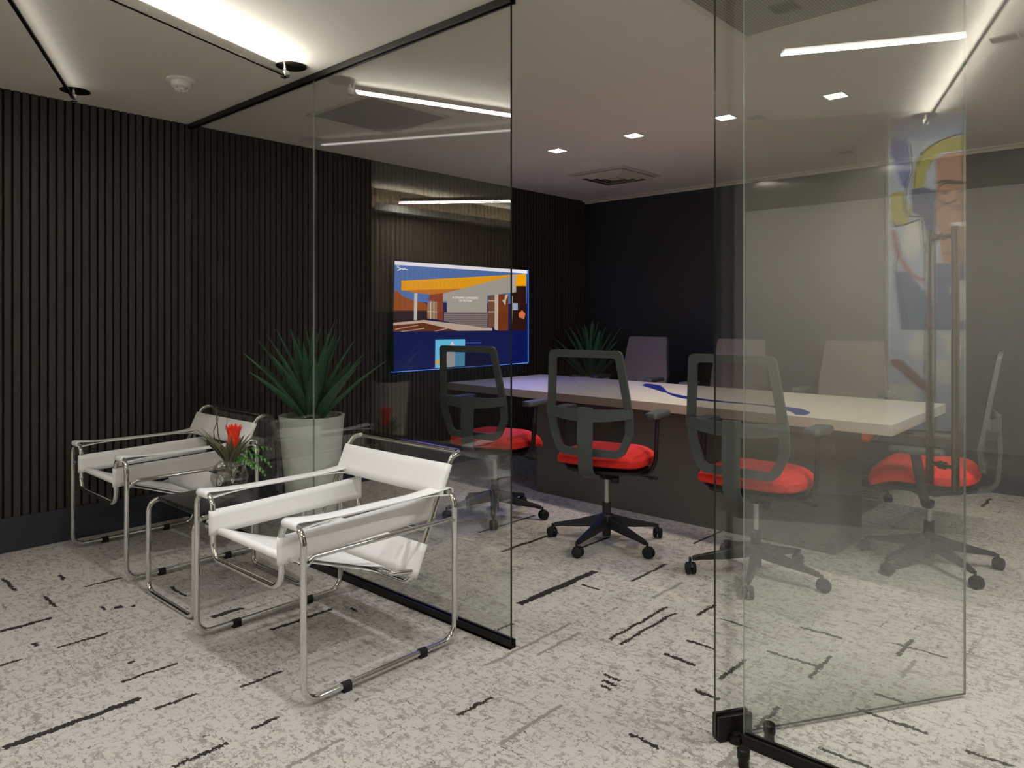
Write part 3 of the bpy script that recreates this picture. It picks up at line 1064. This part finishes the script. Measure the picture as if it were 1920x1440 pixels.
# ------------------------------------------------------------------ office chairs
def task_chair(label, meshmat='mesh_dark'):
    """faces +y, origin on the carpet under the gas lift"""
    root = thing('task_chair', label, 'office chair', group='mesh-back task chairs with red seats')
    for k in range(5):
        a = k * 2 * PI / 5
        c, s = math.cos(a), math.sin(a)
        R = Matrix.Rotation(a, 4, 'Z')
        m = MB()
        pr = [(.02, .105, .165), (.06, .095, .155), (.17, .082, .122), (.27, .075, .098), (.315, .066, .088)]
        wd = [.027, .026, .021, .017, .013]
        vs, fs = [], []
        for (rr, zb, zt), w_ in zip(pr, wd):
            vs += [R @ Vector((rr, -w_, zb)), R @ Vector((rr, w_, zb)), R @ Vector((rr, w_ * .75, zt)), R @ Vector((rr, -w_ * .75, zt))]
        for i in range(4):
            for q in range(4):
                fs.append((i * 4 + q, i * 4 + (q + 1) % 4, i * 4 + 4 + (q + 1) % 4, i * 4 + 4 + q))
        fs += [(3, 2, 1, 0), (16, 17, 18, 19)]
        m.add(vs, fs)
        m.build('base_arm', 'black_plastic', root, bevel=.003)
        cs = thing_part('caster', root)
        cs.location = (.325 * c, .325 * s, 0)
        cs.rotation_euler = (0, 0, a + (0.9, 2.3, -.8, 1.7, .2)[k])
        m = MB()
        for q in (-1, 1):
            ring = [(q * .006, 0), (q * .0235, 0)]
            prof = [(0, .0055), (.026, .0055), (.030, .009), (.030, .019), (.024, .0245), (0, .0255)]
            vv, ff = [], []
            n = 24
            for rr, off in prof:
                for j in range(n):
                    b = 2 * PI * j / n
                    vv.append((.008 + rr * math.cos(b), q * off, .03 + rr * math.sin(b)))
            for i in range(len(prof) - 1):
                for j in range(n):
                    ff.append((i * n + j, i * n + (j + 1) % n, (i + 1) * n + (j + 1) % n, (i + 1) * n + j))
            m.add(vv, ff)
        m.build('wheel', 'rubber', cs, smooth=True)
        m = MB().tube([(0, 0, .03), (0, 0, .082)], .0075, 10)
        hood = [(.008 + .0335 * math.cos(t), .03 + .0335 * math.sin(t)) for t in [PI * .12 + i * PI * .76 / 8 for i in range(9)]]
        hood += [(.008 + .022 * math.cos(t), .03 + .022 * math.sin(t)) for t in [PI * .12 + i * PI * .76 / 8 for i in range(8, -1, -1)]]
        m.prism(hood, -.005, .005, 'y')
        m.build('stem', 'black_plastic', cs)
    MB().lathe([(0, .045), (.024, .045), (.026, .06), (.026, .095), (.042, .10), (.045, .15), (.036, .168), (.026, .172), (.0255, .235), (0, .235)], 28).build('base_hub', 'black_plastic', root, smooth=True)
    MB().lathe([(.0, .23), (.0135, .23), (.0135, .40), (0, .40)], 24).build('gas_lift', 'lift_steel', root, smooth=True)
    m = MB().prism([(-.17, .44), (-.15, .40), (-.03, .375), (.05, .375), (.10, .40), (.14, .44)], -.055, .055, 'x')
    m.tube([(.05, .03, .405), (.16, .05, .40), (.26, .04, .395)], .005, 8)
    m.box(.24, .29, .025, .055, .388, .402)
    m.lathe([(0, .355), (.024, .36), (.026, .39), (0, .392)], 18, (.06, -.03, 0))
    m.build('tilt_mechanism', 'black_plastic', root, bevel=.003)
    # seat
    def pad(zt, zb, hx, ya, yb, rc, lip):
        m = MB()
        vs, fs = [], []
        nx, ny = 14, 14
        def pos(u, v, top):
            # squircle plan
            x, y_ = u, v
            k = math.sqrt(max(1e-9, x * x + y_ * y_))
            sx = x * math.sqrt(1 - y_ * y_ * rc)
            sy = y_ * math.sqrt(1 - x * x * rc)
            X = hx * sx
            Y = (ya + yb) / 2 + (yb - ya) / 2 * sy
            e = max(abs(u), abs(v))
            dome = (1 - e ** 4)
            z = zb + (zt - zb) * (.45 + .55 * dome) if top else zb
            if top:
                z -= .012 * (1 - abs(u) ** 2) * (1 - abs(v) ** 2)
            fr = max(0, (v - .35) / .65)
            z -= lip * fr * fr
            if v < -.6:
                z += .01 * ((-v - .6) / .4)
            return (X, Y, z)
        for top in (True, False):
            for j in range(ny + 1):
                for i in range(nx + 1):
                    vs.append(pos(-1 + 2 * i / nx, -1 + 2 * j / ny, top))
        o_ = (nx + 1) * (ny + 1)
        for j in range(ny):
            for i in range(nx):
                a = j * (nx + 1) + i
                fs += [(a, a + 1, a + nx + 2, a + nx + 1), (o_ + a, o_ + a + nx + 1, o_ + a + nx + 2, o_ + a + 1)]
        rim = [i for i in range(nx + 1)] + [j * (nx + 1) + nx for j in range(1, ny + 1)] + [ny * (nx + 1) + i for i in range(nx - 1, -1, -1)] + [j * (nx + 1) for j in range(ny - 1, 0, -1)]
        for q in range(len(rim)):
            a, b = rim[q], rim[(q + 1) % len(rim)]
            fs.append((a, o_ + a, o_ + b, b))
        return m.add(vs, fs)
    pad(.462, .425, .225, -.20, .25, .35, .03).build('seat_pan', 'black_plastic', root, smooth=True)
    pad(.572, .470, .262, -.235, .285, .26, .05).build('seat_cushion', 'red_fabric', root, smooth=True, sub=1)
    # back
    def yb_(z):
        pts = [(.48, -.262), (.56, -.238), (.66, -.228), (.76, -.250), (.90, -.268), (1.0, -.285), (1.13, -.315)]
        for (z0, a0), (z1, a1) in zip(pts, pts[1:]):
            if z <= z1:
                t = (z - z0) / (z1 - z0)
                t = max(0, t)
                return a0 + (a1 - a0) * t
        return pts[-1][1]
    outer = fillet([(-.19, 0, .54), (.19, 0, .54), (.247, 0, .67), (.252, 0, .78), (.212, 0, 1.125), (-.212, 0, 1.125), (-.252, 0, .78), (-.247, 0, .67)], [.07, .07, .1, .2, .03, .03, .2, .1], 8, True)
    cz, s_ = .8, .0
    inner = fillet([(-.165, 0, .58), (.165, 0, .58), (.203, 0, .68), (.209, 0, .78), (.174, 0, 1.085), (-.174, 0, 1.085), (-.209, 0, .78), (-.203, 0, .68)], [.04, .04, .09, .2, .015, .015, .2, .09], 8, True)
    n = len(outer)
    def ringpts(lst, dy):
        return [Vector((p.x, yb_(p.z) + dy - .02 * (1 - (p.x / .25) ** 2) * 0, p.z)) for p in lst]
    vs = ringpts(outer, -.011) + ringpts(inner, -.011) + ringpts(inner, .009) + ringpts(outer, .009)
    fs = []
    for a in range(4):
        b = (a + 1) % 4
        for i in range(n):
            j = (i + 1) % n
            fs.append((a * n + i, a * n + j, b * n + j, b * n + i))
    MB().add(vs, fs).build('backrest_frame', 'grey_plastic', root, smooth=True)
    # mesh panel
    vs, fs = [], []
    nz, nx = 22, 8
    inn = [(.548, .180), (.57, .20), (.60, .214), (.665, .240), (.78, .246), (1.122, .208)]
    def hw(z):
        for (z0, a0), (z1, a1) in zip(inn, inn[1:]):
            if z <= z1:
                return a0 + (a1 - a0) * (z - z0) / (z1 - z0)
        return inn[-1][1]
    for j in range(nz + 1):
        z = .548 + (1.122 - .548) * j / nz
        for i in range(nx + 1):
            vs.append((hw(z) * (-1 + 2 * i / nx), yb_(z) + .0115, z))
    for j in range(nz):
        for i in range(nx):
            a = j * (nx + 1) + i
            fs.append((a, a + 1, a + nx + 2, a + nx + 1))
    MB().add(vs, fs).build('backrest_mesh', meshmat, root, smooth=True, solid=.0)
    # lumbar yoke: crescent bowing back behind the mesh
    vs, fs = [], []
    n = 16
    for i in range(n + 1):
        u = -1 + 2 * i / n
        x = .25 * u
        bow = -.036 * (1 - u * u)
        zt, zb = .815 - .01 * (1 - u * u), .765 - .028 * (1 - u * u) * (1 if abs(u) < .99 else 0)
        y_ = yb_(.78) - .012 + bow
        vs += [(x, y_ - .012, zb), (x, y_, zb), (x, y_, zt), (x, y_ - .012, zt)]
    for i in range(n):
        for q in range(4):
            fs.append((i * 4 + q, i * 4 + (q + 1) % 4, i * 4 + 4 + (q + 1) % 4, i * 4 + 4 + q))
    fs += [(0, 1, 2, 3), (n * 4 + 3, n * 4 + 2, n * 4 + 1, n * 4)]
    MB().add(vs, fs).build('lumbar_yoke', 'grey_plastic', root, smooth=True)
    # spine from yoke, down and forward under the seat
    path = fillet([(0, -.305, .815), (0, -.312, .62), (0, -.30, .44), (0, -.13, .405)], .08, 8)
    vs, fs = [], []
    for i, p in enumerate(path):
        t = (path[min(i + 1, len(path) - 1)] - path[max(i - 1, 0)]).normalized()
        nn = Vector((1, 0, 0)).cross(t).normalized()
        w_ = .046 - .006 * i / len(path)
        vs += [p + Vector((-w_, 0, 0)) - nn * .009, p + Vector((w_, 0, 0)) - nn * .009, p + Vector((w_ * .9, 0, 0)) + nn * .012, p + Vector((-w_ * .9, 0, 0)) + nn * .012]
    for i in range(len(path) - 1):
        for q in range(4):
            fs.append((i * 4 + q, i * 4 + (q + 1) % 4, i * 4 + 4 + (q + 1) % 4, i * 4 + 4 + q))
    fs += [(3, 2, 1, 0), tuple((len(path) - 1) * 4 + q for q in range(4))]
    MB().add(vs, fs).build('back_spine', 'grey_plastic', root, bevel=.003)
    for s in (-1, 1):
        ar = thing_part('armrest', root)
        path = fillet([(s * .10, -.01, .425), (s * .262, -.015, .425), (s * .292, .0, .50), (s * .292, .035, .742)], [0, .05, .05, 0], 6)
        MB().tube(path, [.02] * len(path), 12, flat=(.62, 1.25)).build('arm_post', 'black_plastic', ar, smooth=True)
        vs, fs = [], []
        po = fillet([(-.040, -.125, 0), (.040, -.125, 0), (.046, .12, 0), (-.046, .12, 0)], .03, 6, True)
        k = len(po)
        for z, sc_ in ((.742, .9), (.748, 1), (.762, 1), (.772, .9)):
            for p in po:
                vs.append((s * .292 + p.x * sc_, .035 + p.y * (sc_ if sc_ == 1 else .96), z))
        for a in range(3):
            for i in range(k):
                fs.append((a * k + i, a * k + (i + 1) % k, (a + 1) * k + (i + 1) % k, (a + 1) * k + i))
        fs += [tuple(range(k - 1, -1, -1)), tuple(3 * k + i for i in range(k))]
        MB().add(vs, fs).build('arm_pad', 'grey_plastic', ar, smooth=True)
    return root


def thing_part(name, parent):
    o = bpy.data.objects.new(name, None)
    o.empty_display_size = .05
    COL.objects.link(o)
    o.parent = parent
    return o


def spin_base(root, ang):
    """turn the five-star base against the seat"""
    for o in root.children:
        if o.name.startswith(('base_arm',)):
            o.rotation_euler[2] = ang
        if o.name.startswith('caster'):
            p = Vector(o.location)
            o.location = Matrix.Rotation(ang, 3, 'Z') @ p
            o.rotation_euler[2] += ang


c0 = task_chair('task chair with red seat before the table, back to viewer, clear of any glass')
D = math.radians
near = dup(c0, (-3.345, 3.49, 0), D(10), 'task chair seen through the left glass partition, in front of the wall screen')
c_b = dup(c0, (-1.59, 3.56, 0), D(3), 'task chair with red seat seen half through the open glass door')
c_g = dup(c0, (-.985, 4.32, 0), D(98), 'task chair at the right end of the table, turned side-on')
far1 = dup(c0, (-3.72, 5.64, 0), D(178), 'task chair across the table beside the far agave, facing the viewer')
far2 = dup(c0, (-2.72, 5.50, 0), D(180), 'task chair across the table, seen through the edge of the open door')
far3 = dup(c0, (-1.86, 5.68, 0), D(184), 'task chair across the table, nearest its right end, facing the viewer')
c0.location = (-2.46, 3.5, 0)
c0.rotation_euler = (0, 0, D(13))
for o in (far1, far2, far3):
    for k in o.children:
        if k.name.startswith('backrest_mesh'):
            me = k.data.copy()
            me.materials.clear()
            me.materials.append(M_['mesh_grey'])
            k.data = me
for k in c_g.children:
    if k.name.startswith('armrest'):
        k.scale = (1, 1, .85)
for o, a in ((c0, 46), (near, 14), (c_b, -3), (c_g, 31 - 98), (far1, 10), (far2, 40), (far3, 20)):
    spin_base(o, D(a))

# ------------------------------------------------------------------ wall screen
def flat(m, poly, x0, x1, mi):
    m.prism(poly, x0, x1, 'x', mi)


TY0, TY1, TZ0, TZ1 = 3.76, 5.412, .866, 1.768
tv = thing('television', 'large wall screen showing a web page with a yellow-roofed building', 'television', (WALLX, 0, 0))
MB().box(.030, .066, TY0 - .006, TY1 + .006, TZ0 - .006, TZ1 + .006).build('housing', 'black_metal', tv, bevel=.003)
MB().box(.0005, .03, 4.3, 4.9, 1.1, 1.5).build('wall_mount', 'black_metal', tv)
m = MB()
for a in ((TY0 - .004, TY1 + .004, TZ0 - .0095, TZ0 - .0062), (TY1 + .0062, TY1 + .0115, TZ0 - .004, TZ1 + .004)):
    m.box(.036, .0662, *a)
m.build('edge_light', 'led_blue', tv)
SCOL = {'navy': '#0a1450', 'bar_white': '#f4eef4', 'sky_purple': '#4d6fae', 'foliage': '#9a4a14', 'dark_ground': '#33201a', 'asphalt_brown': '#6a3218', 'paving': '#c8ad9c', 'paving2': '#c8ad9c', 'paving3': '#c8ad9c', 'paving4': '#c8ad9c',
        'yellow': '#f0a000', 'soffit': '#c87010', 'brick_brown': '#8c3c12', 'column_grey': '#ccc4bc', 'glazing': '#a07a60', 'mull1': '#e0c8b0', 'mull2': '#e0c8b0', 'mull3': '#e0c8b0', 'building': '#aca197', 'stone': '#8c7a7a', 'win': '#7a4a38',
        'light_col': '#cdb8a6', 'win_dark': '#7c3610', 'chev': '#cdbfae', 'right_dark': '#2c140e', 'col2': '#b4b0ae', 'sign': '#93a0b8', 'figs': '#d07048', 'thumb_sky': '#6cc4f0', 'thumb_white': '#e8dce0', 'thumb_orange': '#f0a828', 'line1': '#3a5ac8', 'logo': '#ffffff'}
TVP = [
  ('bar_white',[ (3.767,1.763),(5.405,1.766),(5.405,1.734),(3.767,1.733) ]),
  ('sky_purple',[ (3.767,1.733),(5.405,1.734),(5.394,1.436),(3.758,1.429) ]),
  ('foliage',[ (3.763,1.511),(3.791,1.528),(3.843,1.480),(3.949,1.450),(4.103,1.422),(4.125,1.358),(3.756,1.356) ]),
  ('dark_ground',[ (3.756,1.360),(4.125,1.363),(4.125,1.273),(3.754,1.262) ]),
  ('asphalt_brown',[ (3.752,1.242),(4.080,1.269),(4.475,1.185),(3.750,1.189) ]),
  ('paving',[ (3.754,1.260),(4.080,1.282),(4.909,1.206),(4.909,1.182),(4.475,1.185),(4.080,1.258),(3.753,1.240) ]),
  ('paving2',[ (3.823,1.188),(4.080,1.214),(4.089,1.209),(3.843,1.185) ]),
  ('paving3',[ (3.771,1.209),(4.014,1.240),(4.021,1.236),(3.771,1.203) ]),
  ('paving4',[ (4.193,1.186),(4.343,1.212),(4.353,1.206),(4.216,1.185) ]),
  ('yellow',[ (3.836,1.605),(5.387,1.729),(5.387,1.611),(4.524,1.561),(3.836,1.526) ]),
  ('soffit',[ (3.836,1.526),(4.524,1.561),(4.285,1.511),(4.170,1.497),(3.971,1.512) ]),
  ('brick_brown',[ (4.147,1.497),(4.296,1.516),(4.296,1.277),(4.233,1.282),(4.227,1.437),(4.125,1.452) ]),
  ('column_grey',[ (3.973,1.508),(4.007,1.508),(4.001,1.280),(3.969,1.282) ]),
  ('glazing',[ (4.116,1.435),(4.227,1.441),(4.227,1.290),(4.116,1.295) ]),
  ('mull1',[ (4.150,1.440),(4.159,1.440),(4.159,1.290),(4.150,1.290) ]),
  ('mull2',[ (4.116,1.357),(4.227,1.354),(4.227,1.349),(4.116,1.350) ]),
  ('mull3',[ (4.187,1.440),(4.193,1.440),(4.193,1.290),(4.187,1.290) ]),
  ('building',[ (4.296,1.511),(5.241,1.717),(5.241,1.549),(4.842,1.506),(4.842,1.352),(4.343,1.349),(4.341,1.447),(4.296,1.442) ]),
  ('stone',[ (4.308,1.349),(4.853,1.352),(4.845,1.202),(4.308,1.271) ]),
  ('win',[ (4.858,1.502),(4.942,1.509),(4.942,1.210),(4.858,1.216) ]),
  ('light_col',[ (4.942,1.518),(4.992,1.519),(4.987,1.182),(4.942,1.192) ]),
  ('win_dark',[ (4.992,1.519),(5.130,1.527),(5.130,1.180),(4.992,1.182) ]),
  ('chev',[ (5.089,1.518),(5.130,1.527),(5.097,1.469),(5.089,1.417),(5.042,1.468),(5.075,1.471) ]),
  ('right_dark',[ (5.241,1.607),(5.387,1.611),(5.387,1.179),(5.184,1.181),(5.184,1.538),(5.241,1.549) ]),
  ('col2',[ (5.161,1.509),(5.191,1.509),(5.184,1.232),(5.164,1.232) ]),
  ('sign',[ (5.195,1.442),(5.264,1.441),(5.264,1.376),(5.195,1.375) ]),
  ('figs',[ (5.277,1.342),(5.328,1.376),(5.375,1.338),(5.357,1.289),(5.284,1.304) ]),
  ('thumb_sky',[ (4.208,1.113),(4.561,1.109),(4.556,0.868),(4.204,0.871) ]),
  ('thumb_white',[ (4.244,0.870),(4.343,1.011),(4.403,1.097),(4.439,1.052),(4.434,0.869) ]),
  ('thumb_orange',[ (4.206,0.925),(4.285,0.952),(4.244,0.902),(4.206,0.900) ]),
  ('line1',[ (4.580,1.077),(4.764,1.076),(4.764,1.070),(4.580,1.071) ]),
]
LOGO = [(3.786,1.722),(3.817,1.727),(3.791,1.711),(3.823,1.709),(3.814,1.692),(3.793,1.687),(3.843,1.706),(3.854,1.697),(3.870,1.708),(3.877,1.698),(3.901,1.698)]
ART = [
  ('patch_blue',[ (3.077,2.409),(3.170,2.385),(3.178,2.091),(3.139,2.102),(3.077,2.305) ]),
  ('patch_sky',[ (3.084,2.522),(3.490,2.524),(3.490,2.414),(3.248,2.371),(3.092,2.408) ]),
  ('band_yellow',[ (3.194,2.086),(3.201,2.194),(3.225,2.270),(3.286,2.343),(3.370,2.380),(3.492,2.389),(3.492,2.313),(3.355,2.296),(3.301,2.239),(3.271,2.173),(3.263,2.087) ]),
  ('skin',[ (3.324,2.255),(3.370,2.286),(3.492,2.304),(3.492,1.627),(3.358,1.630),(3.328,1.879) ]),
  ('navy',[ (3.186,2.082),(3.271,2.091),(3.324,2.067),(3.324,1.742),(3.278,1.760),(3.248,1.916),(3.194,1.944) ]),
  ('yellow2',[ (3.077,2.062),(3.139,2.076),(3.194,1.935),(3.170,1.876),(3.092,1.857),(3.073,1.923) ]),
  ('white1',[ (3.155,1.859),(3.228,1.895),(3.271,1.769),(3.194,1.629),(3.143,1.730) ]),
  ('white2',[ (3.271,1.735),(3.317,1.742),(3.320,1.614),(3.286,1.606),(3.259,1.666) ]),
  ('pink',[ (3.077,1.844),(3.108,1.835),(3.139,1.669),(3.209,1.564),(3.263,1.538),(3.255,1.512),(3.163,1.565),(3.092,1.714) ]),
  ('deep',[ (3.092,1.584),(3.170,1.582),(3.263,1.452),(3.324,1.366),(3.324,1.229),(3.131,1.228) ]),
  ('low_blue',[ (3.324,1.631),(3.492,1.619),(3.492,1.229),(3.324,1.229) ]),
  ('white3',[ (3.393,1.467),(3.438,1.526),(3.492,1.509),(3.492,1.280),(3.445,1.289),(3.415,1.433) ]),
  ('cheekline',[ (3.328,1.964),(3.370,1.988),(3.430,1.968),(3.430,1.960),(3.370,1.978),(3.330,1.954) ]),
  ('mouth',[ (3.393,1.872),(3.492,1.873),(3.492,1.851),(3.430,1.845) ]),
  ('brow',[ (3.328,2.122),(3.370,2.135),(3.430,2.125),(3.492,2.093),(3.492,2.076),(3.430,2.106),(3.370,2.119),(3.328,2.108) ]),
  ('nose',[ (3.408,1.961),(3.438,1.981),(3.492,1.966),(3.492,1.932),(3.430,1.943) ]),
  ('chin',[ (3.362,1.694),(3.492,1.682),(3.492,1.674),(3.362,1.685) ]),
  ('w4',[ (3.170,1.116),(3.201,1.194),(3.263,1.211),(3.286,1.143),(3.248,1.039),(3.201,1.056) ]),
  ('w5',[ (3.355,1.203),(3.492,1.204),(3.492,1.060),(3.400,1.059),(3.370,1.110) ]),
  ('w6',[ (3.240,1.056),(3.415,1.042),(3.438,0.957),(3.324,0.946) ]),
  ('w7',[ (3.069,0.897),(3.217,0.901),(3.221,0.781),(3.065,0.780) ]),
  ('w8',[ (3.355,0.973),(3.400,0.974),(3.393,0.897),(3.355,0.896) ]),
  ('r1',[ (3.077,1.045),(3.139,1.046),(3.324,0.852),(3.317,0.809),(3.225,0.884),(3.077,1.019) ]),
]

names = ['navy'] + [k for k, _ in TVP] + ['logo']
mats_ = [mat('screen_' + k, '#050505', .25, emit=SCOL[k], estr=.95, noise=.01) for k in names]
m = MB().box(.066, .067, TY0, TY1, TZ0, TZ1, 0)
for i, (k, poly) in enumerate(TVP):
    flat(m, poly, .0670, .0671 + .00004 * i, i + 1)
# courses of the stone base
for k in range(7):
    z0 = 1.335 - .018 * k
    m.box(.0684, .0688, 4.315, 4.85 - .0 * k, z0, z0 + .003, names.index('right_dark')) if z0 > 1.275 else m.box(.0684, .0688, 4.315 + (1.275 - z0) * 7.6, 4.848, z0, z0 + .003, names.index('right_dark'))
m.box(.0686, .0690, 4.855, 4.942, 1.352, 1.36, names.index('light_col'))
m.box(.0686, .0690, 4.855, 4.942, 1.455, 1.463, names.index('light_col'))
m.tube([(.0688, a, b) for a, b in LOGO], .0035, 5, mi=len(names) - 1)
m.build('screen', mats_, tv)


def words(body, size, y, z, x, parent, material, name='screen_text', align='CENTER'):
    cu = bpy.data.curves.new(name, 'FONT')
    cu.body = body
    cu.size = size
    cu.align_x = align
    cu.extrude = .0002
    cu.materials.append(material)
    tmp = bpy.data.objects.new(name, cu)
    COL.objects.link(tmp)
    me = bpy.data.meshes.new_from_object(tmp.evaluated_get(bpy.context.evaluated_depsgraph_get()))
    bpy.data.objects.remove(tmp)
    me.name = name
    o = bpy.data.objects.new(name, me)
    o.rotation_euler = (PI / 2, 0, PI / 2)
    o.location = (x, y, z)
    COL.objects.link(o)
    o.parent = parent
    return o


words('A DYNAMIC EXPRESSION', .028, 4.565, 1.470, .0687, tv, mats_[-1])
words('OF MOTION', .028, 4.565, 1.444, .0687, tv, mats_[-1])
lamp('screen_glow', 'AREA', (.08, (TY0 + TY1) / 2, (TZ0 + TZ1) / 2), 14, (.05, .10, 1), (0, -PI / 2 + .45, 0), tv, spread=math.radians(100), shape='RECTANGLE', size=TZ1 - TZ0, size_y=TY1 - TY0)

# ------------------------------------------------------------------ painting on the right wall
ptg = thing('painting', 'tall painting of a face in glasses, blue and yellow, mirrored in the glass door', 'painting', (1.6, 0, 0))
AX = -.03
PC = {'ground': '#b9c2cf', 'patch_blue': '#5f6fb0', 'patch_sky': '#8fa6c8', 'band_yellow': '#b5ac3c', 'skin': '#b98467', 'navy': '#3f4870', 'yellow2': '#b3a84a', 'white1': '#e2e0d4', 'white2': '#dcdacf', 'pink': '#a86a6c', 'deep': '#4b6690', 'low_blue': '#51608a', 'white3': '#dddbd0', 'cheekline': '#6b4436', 'mouth': '#efe6dc', 'brow': '#3a2a26', 'nose': '#8f5e4a', 'chin': '#6b4436', 'w4': '#dcdacf', 'w5': '#dcdacf', 'w6': '#dcdacf', 'w7': '#e2e0d4', 'w8': '#dcdacf', 'r1': '#8a5a58', 'line': '#22242c'}
pn = ['ground'] + [k for k, _ in ART] + ['line']
pm = [mat('paint_' + k, PC[k], .7, noise=.18, nscale=7, bump=.2) for k in pn]
MB().box(-.028, 0, 3.06, 4.05, .62, 2.54).build('canvas', mat('canvas_edge', '#d9d6cb', .8, noise=.05), ptg)
m = MB().box(AX, -.028, 3.07, 4.04, .63, 2.53, 0)
for i, (k, poly) in enumerate(ART):
    q = [(min(a, 4.02) if a < 3.49 else a + .06, b) for a, b in poly]
    m.prism(q, AX - .0004 - .00012 * i, AX + .0001, 'x', i + 1)
# the other half of the face, past the glass edge
m.prism([(3.54, 1.63), (3.72, 1.66), (3.80, 1.9), (3.80, 2.2), (3.70, 2.3), (3.54, 2.30)], AX - .0004, AX + .0001, 'x', pn.index('skin'))
m.prism([(3.54, 2.31), (3.72, 2.31), (3.86, 2.15), (3.92, 2.2), (3.78, 2.38), (3.54, 2.395)], AX - .0006, AX + .0001, 'x', pn.index('band_yellow'))
li = len(pn) - 1
def ell(cy, cz, ry, rz, n=28):
    return [(AX - .005, cy + ry * math.cos(2 * PI * k / n), cz + rz * math.sin(2 * PI * k / n)) for k in range(n)]
m.tube(ell(3.385, 2.05, .06, .062), .004, 6, True, li)
m.tube(ell(3.655, 2.05, .06, .062), .004, 6, True, li)
m.tube([(AX - .005, 3.445, 2.055), (AX - .005, 3.52, 2.07), (AX - .005, 3.595, 2.055)], .004, 6, mi=li)
m.tube(ell(3.372, 2.055, .026, .010), .0018, 6, True, li)
m.tube(ell(3.372, 2.055, .008, .008, 12), .004, 6, True, li)
for pts in ([(3.20, 2.09), (3.21, 2.2), (3.25, 2.30), (3.33, 2.36), (3.42, 2.395), (3.54, 2.40)],
            [(3.18, 2.36), (3.19, 2.2), (3.16, 2.08), (3.15, 1.97), (3.18, 1.92), (3.25, 1.91)],
            [(3.08, 1.90), (3.10, 1.86), (3.16, 1.87), (3.24, 1.90)], [(3.12, 1.75), (3.10, 1.6), (3.14, 1.45), (3.16, 1.25)],
            [(3.24, 1.89), (3.25, 1.75), (3.30, 1.65), (3.28, 1.5)]):
    m.tube([(AX - .005, a, b) for a, b in pts], .004, 6, mi=li)
m.build('painted_face', pm, ptg)
lamp('picture_spot', 'SPOT', (-1.45, 3.45, 2.42), 160, (1, .95, .88), (0, math.radians(-66), 0), ptg, spot_size=math.radians(62), spot_blend=.6, shadow_soft_size=.03)  # bare spot added to brighten the painting, no fixture there
